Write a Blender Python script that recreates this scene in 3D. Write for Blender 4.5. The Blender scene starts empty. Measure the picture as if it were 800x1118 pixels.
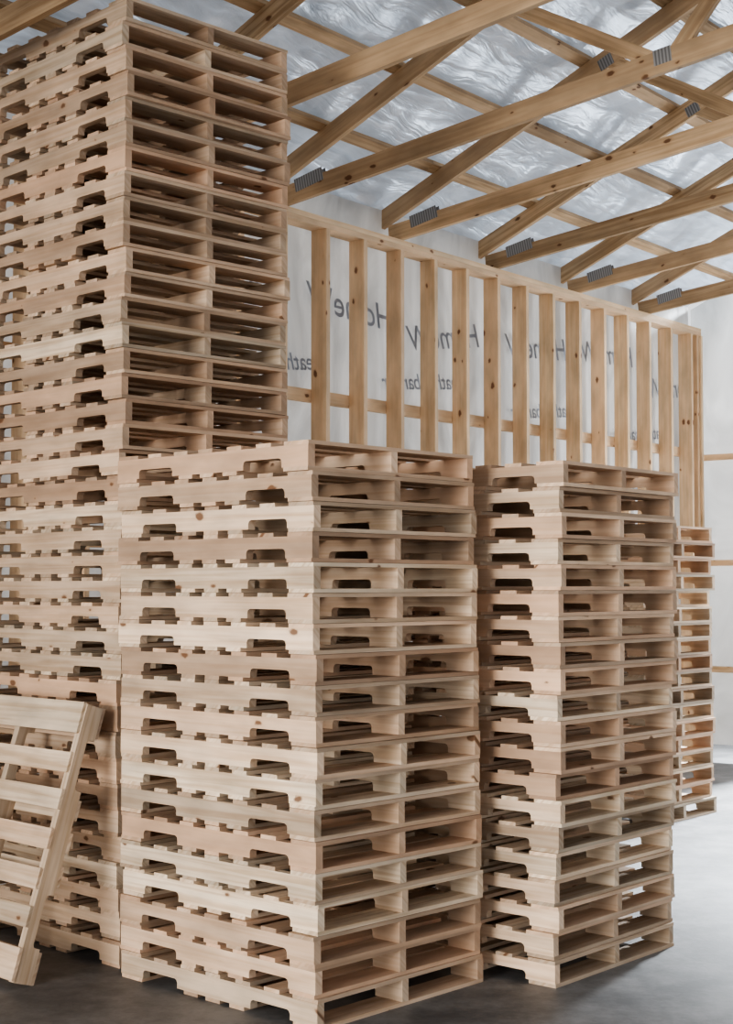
import bpy, math, random
from mathutils import Vector, Matrix, noise
random.seed(7)
scene = bpy.context.scene
try:
    scene.view_settings.look='AgX - Medium High Contrast'
except Exception as e:
    print(e)

# ------------------------------------------------------------------ helpers
class Builder:
    def __init__(s):
        s.v=[]; s.f=[]; s.uv=[]; s.col=[]
    def _emit(s, M, pts, faces, L, col):
        base=len(s.v)
        o=(random.uniform(0,50),random.uniform(0,50))
        for p in pts: s.v.append(tuple(M@Vector(p)))
        oth=[i for i in range(3) if i!=L]
        for f in faces:
            s.f.append([base+i for i in f])
            for i in f:
                p=pts[i]
                s.uv.append((p[L]+o[0], p[oth[0]]+p[oth[1]]+o[1]))
                s.col.append(col)
    def box(s, M, x0,x1,y0,y1,z0,z1, col=None):
        if col is None: col=rcol()
        pts=[(x0,y0,z0),(x1,y0,z0),(x1,y1,z0),(x0,y1,z0),(x0,y0,z1),(x1,y0,z1),(x1,y1,z1),(x0,y1,z1)]
        faces=[(0,3,2,1),(4,5,6,7),(0,1,5,4),(1,2,6,5),(2,3,7,6),(3,0,4,7)]
        d=[x1-x0,y1-y0,z1-z0]
        s._emit(M,pts,faces,d.index(max(d)),col)
    def prism_yz(s, M, prof, x0,x1, col=None):
        if col is None: col=rcol()
        n=len(prof)
        pts=[(x0,a,b) for a,b in prof]+[(x1,a,b) for a,b in prof]
        faces=[tuple(range(n))[::-1], tuple(range(n,2*n))]
        for i in range(n):
            j=(i+1)%n
            faces.append((i,j,n+j,n+i))
        s._emit(M,pts,faces,1,col)
    def beam(s, P0,P1,w,d,up=Vector((0,0,1)),col=None):
        P0=Vector(P0);P1=Vector(P1)
        x=(P1-P0); L=x.length; x.normalize()
        y=up.cross(x).normalized(); z=x.cross(y)
        M=Matrix((( x.x,y.x,z.x,P0.x),(x.y,y.y,z.y,P0.y),(x.z,y.z,z.z,P0.z),(0,0,0,1)))
        s.box(M,0,L,-w/2,w/2,-d/2,d/2,col)
    def obj(s,name,mat,parent=None):
        me=bpy.data.meshes.new(name)
        me.from_pydata(s.v,[],s.f)
        uv=me.uv_layers.new(name="UVMap")
        flat=[c for t in s.uv for c in t]
        uv.data.foreach_set("uv",flat)
        ca=me.color_attributes.new(name="rnd",type='FLOAT_COLOR',domain='CORNER')
        ca.data.foreach_set("color",[c for t in s.col for c in t])
        me.materials.append(mat)
        me.update()
        o=bpy.data.objects.new(name,me)
        scene.collection.objects.link(o)
        if parent: o.parent=parent
        return o

def rcol():
    return (random.random(),random.random(),random.random(),1)

def newmat(name):
    m=bpy.data.materials.new(name); m.use_nodes=True
    nt=m.node_tree
    for n in list(nt.nodes):
        nt.nodes.remove(n)
    out=nt.nodes.new('ShaderNodeOutputMaterial')
    return m,nt,out

def wood(name, c1, c2, dark, pink, vmin=.78, vmax=1.12, knot=.5, tint=.8, kd=.75):
    m,nt,out=newmat(name)
    N=nt.nodes.new; Lk=nt.links.new
    def math_(op,a,b=None):
        n=N('ShaderNodeMath'); n.operation=op
        for i,q in enumerate((a,b)):
            if q is None: continue
            if isinstance(q,(int,float)): n.inputs[i].default_value=q
            else: Lk(q,n.inputs[i])
        return n.outputs[0]
    b=N('ShaderNodeBsdfPrincipled'); b.inputs['Roughness'].default_value=.72
    b.inputs['Specular IOR Level'].default_value=.25
    uv=N('ShaderNodeUVMap'); uv.uv_map="UVMap"
    at=N('ShaderNodeAttribute'); at.attribute_name="rnd"
    sep=N('ShaderNodeSeparateColor'); Lk(at.outputs['Color'],sep.inputs[0])
    mp=N('ShaderNodeMapping'); mp.inputs['Scale'].default_value=(1.3,42,1); Lk(uv.outputs[0],mp.inputs[0])
    n1=N('ShaderNodeTexNoise'); n1.inputs['Scale'].default_value=1.0; n1.inputs['Detail'].default_value=4; n1.inputs['Distortion'].default_value=.5
    Lk(mp.outputs[0],n1.inputs['Vector'])
    cr=N('ShaderNodeValToRGB'); cr.color_ramp.elements[0].position=.36; cr.color_ramp.elements[1].position=.60
    cr.color_ramp.elements[0].color=(*c2,1); cr.color_ramp.elements[1].color=(*c1,1)
    Lk(n1.outputs['Fac'],cr.inputs[0])
    mx=N('ShaderNodeMix'); mx.data_type='RGBA'; mx.blend_type='MIX'
    Lk(math_('MULTIPLY',sep.outputs[0],tint),mx.inputs[0])
    Lk(cr.outputs[0],mx.inputs[6]); mx.inputs[7].default_value=(*pink,1)
    mv=math_('ADD',math_('MULTIPLY',sep.outputs[1],vmax-vmin),vmin)
    hs=N('ShaderNodeVectorMath'); hs.operation='SCALE'; Lk(mx.outputs[2],hs.inputs[0]); Lk(mv,hs.inputs['Scale'])
    mp2=N('ShaderNodeMapping'); mp2.inputs['Scale'].default_value=(3,9,1); Lk(uv.outputs[0],mp2.inputs[0])
    n2=N('ShaderNodeTexNoise'); n2.inputs['Scale'].default_value=1; n2.inputs['Detail'].default_value=3; Lk(mp2.outputs[0],n2.inputs['Vector'])
    m2=N('ShaderNodeMapRange'); m2.inputs['From Min'].default_value=.35; m2.inputs['From Max'].default_value=.7
    m2.inputs['To Min'].default_value=1.05; m2.inputs['To Max'].default_value=.74; Lk(n2.outputs['Fac'],m2.inputs[0])
    h2=N('ShaderNodeVectorMath'); h2.operation='SCALE'; Lk(hs.outputs[0],h2.inputs[0]); Lk(m2.outputs[0],h2.inputs['Scale'])
    # knots : cell noise, few cells get one, random radius, warped outline
    nd=N('ShaderNodeTexNoise'); nd.inputs['Scale'].default_value=24; nd.inputs['Detail'].default_value=2; Lk(uv.outputs[0],nd.inputs['Vector'])
    wv=N('ShaderNodeVectorMath'); wv.operation='SCALE'; Lk(nd.outputs['Color'],wv.inputs[0]); wv.inputs['Scale'].default_value=.025
    av=N('ShaderNodeVectorMath'); av.operation='ADD'; Lk(uv.outputs[0],av.inputs[0]); Lk(wv.outputs[0],av.inputs[1])
    mp3=N('ShaderNodeMapping'); mp3.inputs['Scale'].default_value=(4.6,8,1); Lk(av.outputs[0],mp3.inputs[0])
    vo=N('ShaderNodeTexVoronoi'); vo.voronoi_dimensions='2D'; vo.feature='F1'; vo.inputs['Scale'].default_value=1.0
    Lk(mp3.outputs[0],vo.inputs['Vector'])
    kr=N('ShaderNodeSeparateColor'); Lk(vo.outputs['Color'],kr.inputs[0])
    rad=math_('MULTIPLY',math_('SUBTRACT',kr.outputs[0],1.0-knot),.16/knot)
    dif=math_('SUBTRACT',rad,vo.outputs['Distance'])
    kk=N('ShaderNodeClamp'); Lk(math_('MULTIPLY',dif,18.0),kk.inputs[0])
    halo=N('ShaderNodeClamp'); Lk(math_('MULTIPLY',math_('ADD',dif,.10),3.5),halo.inputs[0])
    gate=math_('GREATER_THAN',kr.outputs[0],1.0-knot)
    hx=N('ShaderNodeMix'); hx.data_type='RGBA'; Lk(math_('MULTIPLY',math_('MULTIPLY',halo.outputs[0],gate),.45),hx.inputs[0])
    Lk(h2.outputs[0],hx.inputs[6]); hx.inputs[7].default_value=(c2[0]*.72,c2[1]*.55,c2[2]*.45,1)
    ml2=math_('MULTIPLY',kk.outputs[0],kd)
    kx=N('ShaderNodeMix'); kx.data_type='RGBA'; Lk(ml2,kx.inputs[0]); Lk(hx.outputs[2],kx.inputs[6]); kx.inputs[7].default_value=(*dark,1)
    Lk(kx.outputs[2],b.inputs['Base Color'])
    bp=N('ShaderNodeBump'); bp.inputs['Strength'].default_value=.12; bp.inputs['Distance'].default_value=.003
    Lk(n1.outputs['Fac'],bp.inputs['Height']); Lk(bp.outputs[0],b.inputs['Normal'])
    Lk(b.outputs[0],out.inputs[0])
    return m

wood_pal = wood("pallet_wood",(.95,.80,.62),(.71,.54,.37),(.13,.055,.025),(.74,.48,.32),.56,1.06,.19,.85,.85)
wood_stud= wood("stud_wood",(.94,.73,.49),(.80,.56,.34),(.14,.05,.025),(.86,.61,.40),.82,1.06,.32,.8,.85)
wood_trus= wood("truss_wood",(.72,.52,.32),(.46,.30,.165),(.11,.045,.02),(.56,.39,.24),.66,1.12,.24,.8,.85)

def film(name, base, trans, rough, metal, bump, scale, transw=.45):
    m,nt,out=newmat(name); N=nt.nodes.new; Lk=nt.links.new
    b=N('ShaderNodeBsdfPrincipled'); b.inputs['Roughness'].default_value=rough; b.inputs['Metallic'].default_value=metal
    tc=N('ShaderNodeTexCoord')
    mp=N('ShaderNodeMapping'); mp.inputs['Scale'].default_value=scale; Lk(tc.outputs['UV'],mp.inputs[0])
    n=N('ShaderNodeTexNoise'); n.inputs['Scale'].default_value=1; n.inputs['Detail'].default_value=5; n.inputs['Distortion'].default_value=1.2
    Lk(mp.outputs[0],n.inputs['Vector'])
    cr=N('ShaderNodeValToRGB'); cr.color_ramp.elements[0].position=.3; cr.color_ramp.elements[1].position=.7
    cr.color_ramp.elements[0].color=(*[c*.64 for c in base],1); cr.color_ramp.elements[1].color=(*base,1)
    Lk(n.outputs['Fac'],cr.inputs[0]); Lk(cr.outputs[0],b.inputs['Base Color'])
    bp=N('ShaderNodeBump'); bp.inputs['Strength'].default_value=bump; bp.inputs['Distance'].default_value=.04
    Lk(n.outputs['Fac'],bp.inputs['Height']); Lk(bp.outputs[0],b.inputs['Normal'])
    t=N('ShaderNodeBsdfTranslucent'); t.inputs[0].default_value=(*trans,1)
    mt=N('ShaderNodeMix'); mt.data_type='RGBA'; mt.blend_type='MULTIPLY'; mt.inputs[0].default_value=1
    Lk(cr.outputs[0],mt.inputs[6]); mt.inputs[7].default_value=(*trans,1); Lk(mt.outputs[2],t.inputs[0])
    ms=N('ShaderNodeMixShader'); ms.inputs[0].default_value=transw
    Lk(b.outputs[0],ms.inputs[1]); Lk(t.outputs[0],ms.inputs[2]); Lk(ms.outputs[0],out.inputs[0])
    return m
film_roof=film("ceiling_film",(.70,.765,.85),(.9,.95,1.0),.28,.5,.8,(1.6,7,1),.19)
film_wall=film("house_wrap",(.84,.84,.83),(1,1,.99),.55,0,.4,(3,1.2,1),.34)
film_end=film("end_wall_panel",(.72,.73,.73),(1,1,.99),.6,0,.3,(2,1.2,1),.07)

def simple(name,c,rough=.5,metal=0):
    m,nt,out=newmat(name)
    b=nt.nodes.new('ShaderNodeBsdfPrincipled'); b.inputs['Base Color'].default_value=(*c,1)
    b.inputs['Roughness'].default_value=rough; b.inputs['Metallic'].default_value=metal
    nt.links.new(b.outputs[0],out.inputs[0]); return m
ink=simple("print_ink",(.33,.37,.44),.7)
def plate():
    m,nt,out=newmat("galvanized_plate"); N=nt.nodes.new; Lk=nt.links.new
    b=N('ShaderNodeBsdfPrincipled'); b.inputs['Roughness'].default_value=.45; b.inputs['Metallic'].default_value=.35
    uv=N('ShaderNodeUVMap'); uv.uv_map="UVMap"
    wv=N('ShaderNodeTexWave'); wv.inputs['Scale'].default_value=15; wv.bands_direction='X'; Lk(uv.outputs[0],wv.inputs['Vector'])
    cr=N('ShaderNodeValToRGB'); cr.color_ramp.elements[0].position=.2; cr.color_ramp.elements[1].position=.7
    cr.color_ramp.elements[0].color=(.16,.16,.16,1); cr.color_ramp.elements[1].color=(.33,.33,.33,1)
    Lk(wv.outputs['Fac'],cr.inputs[0]); Lk(cr.outputs[0],b.inputs['Base Color']); Lk(b.outputs[0],out.inputs[0]); return m
metalplate=plate()

def concrete():
    m,nt,out=newmat("concrete"); N=nt.nodes.new; Lk=nt.links.new
    b=N('ShaderNodeBsdfPrincipled')
    tc=N('ShaderNodeTexCoord')
    n=N('ShaderNodeTexNoise'); n.inputs['Scale'].default_value=2.0; n.inputs['Detail'].default_value=12; n.inputs['Roughness'].default_value=.75
    Lk(tc.outputs['Object'],n.inputs['Vector'])
    cr=N('ShaderNodeValToRGB'); cr.color_ramp.elements[0].position=.40; cr.color_ramp.elements[1].position=.62
    cr.color_ramp.elements[0].color=(.07,.072,.075,1); cr.color_ramp.elements[1].color=(.19,.19,.19,1)
    Lk(n.outputs['Fac'],cr.inputs[0]); Lk(cr.outputs[0],b.inputs['Base Color'])
    n2=N('ShaderNodeTexNoise'); n2.inputs['Scale'].default_value=40; n2.inputs['Detail'].default_value=4
    Lk(tc.outputs['Object'],n2.inputs['Vector'])
    mr=N('ShaderNodeMapRange'); mr.inputs['To Min'].default_value=.45; mr.inputs['To Max'].default_value=.65
    Lk(n.outputs['Fac'],mr.inputs[0]); Lk(mr.outputs[0],b.inputs['Roughness'])
    bp=N('ShaderNodeBump'); bp.inputs['Strength'].default_value=.2; bp.inputs['Distance'].default_value=.004
    Lk(n2.outputs['Fac'],bp.inputs['Height']); Lk(bp.outputs[0],b.inputs['Normal'])
    Lk(b.outputs[0],out.inputs[0]); return m
conc=concrete()

# ------------------------------------------------------------------ pallets
def stringer_profile(L,z0,H):
    pr=[(0,z0)]
    nd=H*.44; r=.016
    for a,b in ((.152,.381),(L-.381,L-.152)):
        pr+=[(a,z0),(a,z0+nd-r),(a+r*.3,z0+nd-r*.3),(a+r,z0+nd),(b-r,z0+nd),(b-r*.3,z0+nd-r*.3),(b,z0+nd-r),(b,z0)]
    pr+=[(L,z0),(L,z0+H),(0,z0+H)]
    return pr
PW,PL=1.016,1.22
def pallet(B,M,H=.121,tone=None):
    t=.016; sh=H-2*t-.0015
    if tone is None: tone=random.random()
    val=random.random()
    cl=lambda q:min(1,max(0,q))
    def c(k=.3):
        return (cl(tone+random.uniform(-k,k)), cl(val*.7+.15+random.uniform(-.45,.45)), random.random(),1)
    for x in (0,(PW-.038)/2,PW-.038):
        jx=random.uniform(-.002,.002); jy=random.uniform(-.003,.003)
        Mj=M@Matrix.Translation((jx,jy,0))
        B.prism_yz(Mj,stringer_profile(PL,t,sh),x,x+.038,c())
    for y,w in ((0,.14),(.42,.089),(.5655,.089),(.711,.089),(PL-.14,.14)):
        Mj=M@Matrix.Translation((random.uniform(-.003,.003),random.uniform(-.004,.004),0))
        B.box(Mj,0,PW,y,y+w,0,t,c())
    y=0; gap=(PL-.28-5*.089)/6
    for i in range(7):
        w=.14 if i in(0,6) else .089
        Mj=M@Matrix.Translation((random.uniform(-.004,.004),(0 if i in(0,6) else random.uniform(-.008,.008)),0)) @ Matrix.Rotation(random.uniform(-.004,.004),4,'Z')
        B.box(Mj,0,PW,y,y+w,t+sh,t+sh+t,c())
        y+=w+gap

def stack(cx,cy,ang,n,H,lean=(0,0),jit=.008,rj=.004):
    B=Builder()
    R=Matrix.Rotation(math.radians(ang),4,'Z')
    for i in range(n):
        f=i/max(1,n-1)
        T=Matrix.Translation((cx+lean[0]*f,cy+lean[1]*f,i*H))
        J=Matrix.Translation((random.gauss(0,jit),random.gauss(0,jit),0)) 
        C=Matrix.Translation((PW/2,PL/2,0))
        JR=C@Matrix.Rotation(random.gauss(0,rj),4,'Z')@C.inverted()
        pallet(B,T@R@J@JR,H)
    return B.obj("pallet_stack",wood_pal)

stack(-.185,5.93,47,19,.121,(-.03,0),.006,.005)
stack(.815,6.57,49.5,20,.1135,(.03,.0),.007,.006)
stack(-1.125,6.90,45,38,.1175,(.01,0),.009,.008)
stack(2.0,10.84,50,18,.1205,(.0,.0),.010,.006)

# leaning pallet
B=Builder()
w=Vector((-math.cos(math.radians(45)),math.sin(math.radians(45)),0))
nin=Vector((.7071,.7071,0))
lean=.365; up=math.sqrt(PL**2-lean**2)
u=(nin*lean+Vector((0,0,up))).normalized()
Bb=Vector((-1.435,6.61,0.0))
org=Bb+w*PW
x=-w; z=x.cross(u)
M=Matrix(((x.x,u.x,z.x,org.x),(x.y,u.y,z.y,org.y),(x.z,u.z,z.z,org.z),(0,0,0,1)))
pallet(B,M,.121,.3)
B.obj("wooden_pallet",wood_pal)

# ------------------------------------------------------------------ room frame
W0=Vector((-.53,10.07,0)); D=Vector((.6209,.7839,0)); Nn=Vector((.7839,-.6209,0))
def P(s,t,h): return W0+D*s+Nn*t+Vector((0,0,h))
S0,S1=-13.0,6.22
TW=13.0; RT=TW/2
HP=4.28
RS=.42
def roofh(t): return HP+.33+RS*(t if t<=RT else TW-t)
FR=Matrix(((D.x,-Nn.x,0,W0.x),(D.y,-Nn.y,0,W0.y),(0,0,1,0),(0,0,0,1)))

def quadgrid(name,mat,ns,nt_,fn,uvfn,parent=None):
    me=bpy.data.meshes.new(name); vs=[];fs=[];uvs=[]
    for i in range(ns+1):
        for j in range(nt_+1): vs.append(tuple(fn(i/ns,j/nt_)))
    for i in range(ns):
        for j in range(nt_):
            q=[(i,j),(i+1,j),(i+1,j+1),(i,j+1)]
            fs.append([a*(nt_+1)+b for a,b in q]); uvs+=[uvfn(a/ns,b/nt_) for a,b in q]
    me.from_pydata(vs,[],fs); ul=me.uv_layers.new(name="UVMap")
    ul.data.foreach_set("uv",[c for t in uvs for c in t]); me.materials.append(mat)
    for p in me.polygons: p.use_smooth=True
    o=bpy.data.objects.new(name,me); scene.collection.objects.link(o)
    if parent:o.parent=parent
    return o

B=Builder(); B.box(FR,-18,S1+8,-TW-6,6,-.2,0,(0.5,0.5,0.5,1))
B.obj("floor",conc)

wb=quadgrid("wall_back",film_wall,300,30,
  lambda a,b:P(S0+(S1+.1-S0)*a,-.190+.018*noise.noise(Vector((a*60,b*6,0)))+.006*noise.noise(Vector((a*200,b*5,3))),b*(HP+.25)),
  lambda a,b:((S1-S0)*a,b*4.5))
B=Builder()
s=.42-.43*31
while s<S1-.05:
    st=s+random.uniform(-.01,.01)
    B.box(FR,st-.019,st+.019,0,.14,.038,HP-.076)
    s+=.43
for q in (0,.038): B.box(FR,S0,S1,0,.14,HP-.038-q,HP-q-.001)
B.box(FR,S0,S1,0,.14,0,.037)
B.box(FR,S1-.1,S1-.06,0,.14,.038,HP-.078); B.box(FR,S1-.05,S1-.012,-.02,.14,.038,HP-.078)
for h in (.9,1.95,3.0):
    B.box(FR,S0,S1,.141,.179,h,h+.09)
B.obj("wall_studs",wood_stud,wb)
def txt(body,s,h,size,ang=0):
    c=bpy.data.curves.new("wrap_print",'FONT'); c.body=body; c.size=size; c.offset=.002; c.shear=.2
    o=bpy.data.objects.new("wrap_print",c); scene.collection.objects.link(o)
    xa=(D*math.cos(ang)+Vector((0,0,1))*math.sin(ang)); ya=(-D*math.sin(ang)+Vector((0,0,1))*math.cos(ang))
    p=P(s,-.165,h)
    za=xa.cross(ya)
    o.matrix_world=Matrix(((-xa.x,ya.x,-za.x,p.x),(-xa.y,ya.y,-za.y,p.y),(-xa.z,ya.z,-za.z,p.z),(0,0,0,1)))
    o.data.materials.append(ink)
    mw=o.matrix_world.copy(); o.parent=wb; o.matrix_world=mw
rr=random.Random(3)
for i in range(9):
    txt("HomeW",.1+i*1.25+rr.uniform(-.1,.1),3.66+rr.uniform(-.05,.15),.27,rr.uniform(-.05,.15))
    txt("weather barrier",.6+i*1.75,3.22+rr.uniform(-.08,.1),.17,.1)
    txt("WRAP",-.4+i*1.2,2.45+.1*(i%2),.2)

S=S1+.14
verts=[];faces=[];uvs=[]
def qd(t0,h0,t1,h1,ha=None,hb=None):
    b=len(verts)
    pts=[(t0,h0),(t1,h0),(t1,hb if hb is not None else h1),(t0,ha if ha is not None else h1)]
    for t,h in pts: verts.append(tuple(P(S,t,h))); uvs.append((t,h))
    faces.append((b,b+1,b+2,b+3))
DT0,DT1,DH=1.0,5.3,3.7
qd(-.185,.16,DT0,DH); qd(DT1,.0,TW,DH)
qd(-.185,DH,RT,0,roofh(0)-.1,roofh(RT)); qd(RT,DH,TW,0,roofh(RT),roofh(TW))
me=bpy.data.meshes.new("wall_right"); me.from_pydata(verts,[],faces)
ul=me.uv_layers.new(name="UVMap"); ul.data.foreach_set("uv",[c for f in faces for i in f for c in uvs[i]])
me.materials.append(film_end); wr=bpy.data.objects.new("wall_right",me); scene.collection.objects.link(wr)
B=Builder()
t=.57
while t<TW:
    h0=.0 if not(DT0-.02<t<DT1) else DH+.1
    B.beam(P(S1+.07,t,h0),P(S1+.07,t,roofh(t)-.1),.038,.13,up=D)
    t+=.43
for h in (.9,1.95,3.0):
    B.beam(P(S1+.12,-.1,h),P(S1+.12,DT0,h),.038,.06)
    B.beam(P(S1+.12,DT1,h),P(S1+.12,TW,h),.038,.06)
B.beam(P(S1+.07,DT0-.05,DH+.06),P(S1+.07,DT1+.05,DH+.06),.1,.12)
B.obj("end_wall_studs",wood_stud,wr)

def roofpt(a,b):
    s_=S0+(S1+.3-S0)*a; t_=-.45+(TW+.9)*b
    sl=t_/.62
    sag=-.055*abs(math.sin(math.pi*sl))**.8
    amp=abs(math.sin(math.pi*sl))**.5
    r=1-abs(noise.noise(Vector((s_*3.6+t_*1.5,t_*1.0,7))))*2
    n_=noise.noise(Vector((s_*1.5,t_*3,0)))*.028+noise.noise(Vector((s_*8,t_*2.0,4)))*.014+.026*r*r*r*amp
    return P(s_,t_,roofh(t_)+.12+sag+n_)
quadgrid("ceiling",film_roof,420,260,roofpt,lambda a,b:(19*a,14*b))

B=Builder()
for side in (0,1):
    t=-.31
    while t<RT:
        tt=t if side==0 else TW-t
        upv=(Vector((0,0,1))-(Nn*RS if side==0 else -Nn*RS)).normalized()
        a=S0
        while a<S1+.2:
            e=min(a+random.choice((3.87,5.16)),S1+.2)
            B.beam(P(a,tt,roofh(tt)+.022),P(e-.003,tt,roofh(tt)+.022),.089,.038,up=upv)
            a=e
        t+=.62
B.obj("ceiling_purlins",wood_trus)

def bch(t): return HP+.065+.11*(t if t<RT else TW-t)
for k in range(-10,5):
    s=1.29*k
    if k==-2: s=-3.02
    B=Builder(); G=Builder()
    cw=.13
    tc=lambda t: roofh(t)-.002-cw/2*1.085
    for sg in (0,1):
        f=(lambda t:t) if sg==0 else (lambda t:TW-t)
        B.beam(P(s,f(-.12),bch(0)-.01+.0),P(s,f(RT),bch(RT-.001)),.038,cw)
        B.beam(P(s,f(-.45),tc(0)-RS*.45),P(s,f(RT),tc(RT)),.038,cw)
        B.beam(P(s,f(1.72),tc(1.72)),P(s,f(2.78),bch(2.78)),.037,.089)
        B.beam(P(s,f(2.85),bch(2.85)),P(s,f(4.3),tc(4.3)),.037,.089)
        B.beam(P(s,f(4.4),tc(4.4)),P(s,f(RT),bch(RT-.001)),.037,.089)
        for off in (-.020,.020):
            for (t_,h_,l_,w_,sl) in ((.20,bch(.2)+.055,.24,.09,.2),(2.8,bch(2.8)+.03,.11,.09,.11),(1.72,tc(1.72)-.02,.10,.08,RS),(4.35,tc(4.35),.2,.10,RS)):
                a=P(s+off,f(t_-l_/2),h_-l_/2*sl); b=P(s+off,f(t_+l_/2),h_+l_/2*sl)
                G.beam(a,b,.002,w_)
    B.beam(P(s,RT,bch(RT-.001)),P(s,RT,tc(RT)),.036,.089,up=D)
    o=B.obj("roof_truss",wood_trus)
    G.obj("gusset_plates",metalplate,o)

# ------------------------------------------------------------------ light
wd=bpy.data.worlds.new("World"); scene.world=wd; wd.use_nodes=True
bg=wd.node_tree.nodes['Background']; bg.inputs[0].default_value=(.96,.975,1.0,1); bg.inputs[1].default_value=1.25
sun=bpy.data.lights.new("daylight_sun",'SUN'); sun.energy=6.4; sun.angle=math.radians(38); sun.color=(1,.94,.87)
so=bpy.data.objects.new("daylight_sun",sun); scene.collection.objects.link(so)
so.rotation_euler=Vector((.68,.72,-.08)).to_track_quat('-Z','Y').to_euler()
# added spot, stands in for daylight through the end-wall door on to the slab
sp=bpy.data.lights.new("door_daylight_spot",'SPOT'); sp.energy=62000; sp.spot_size=math.radians(44); sp.spot_blend=.5; sp.shadow_soft_size=.9; sp.color=(.88,.94,1)
spo=bpy.data.objects.new("door_daylight_spot",sp); scene.collection.objects.link(spo)
spo.location=P(14,1.2,7.7)
spo.rotation_euler=(P(1.8,2.7,0)-P(14,1.2,7.7)).to_track_quat('-Z','Y').to_euler()
al=bpy.data.lights.new("door_light",'AREA'); al.shape='RECTANGLE'; al.size=3.8; al.size_y=3.5; al.energy=260; al.color=(.86,.93,1)
ao=bpy.data.objects.new("door_light",al); scene.collection.objects.link(ao)
ao.location=P(S1+.5,(DT0+DT1)/2,1.9); ao.rotation_euler=(-D).to_track_quat('-Z','Z').to_euler()

# ------------------------------------------------------------------ camera
cam=bpy.data.cameras.new("camera"); cam.sensor_fit='VERTICAL'; cam.sensor_height=24; cam.lens=1650/1118*24
co=bpy.data.objects.new("camera",cam); scene.collection.objects.link(co)
co.location=(0,0,1.72); co.rotation_euler=(math.radians(90+2.81),0,0)
scene.camera=co
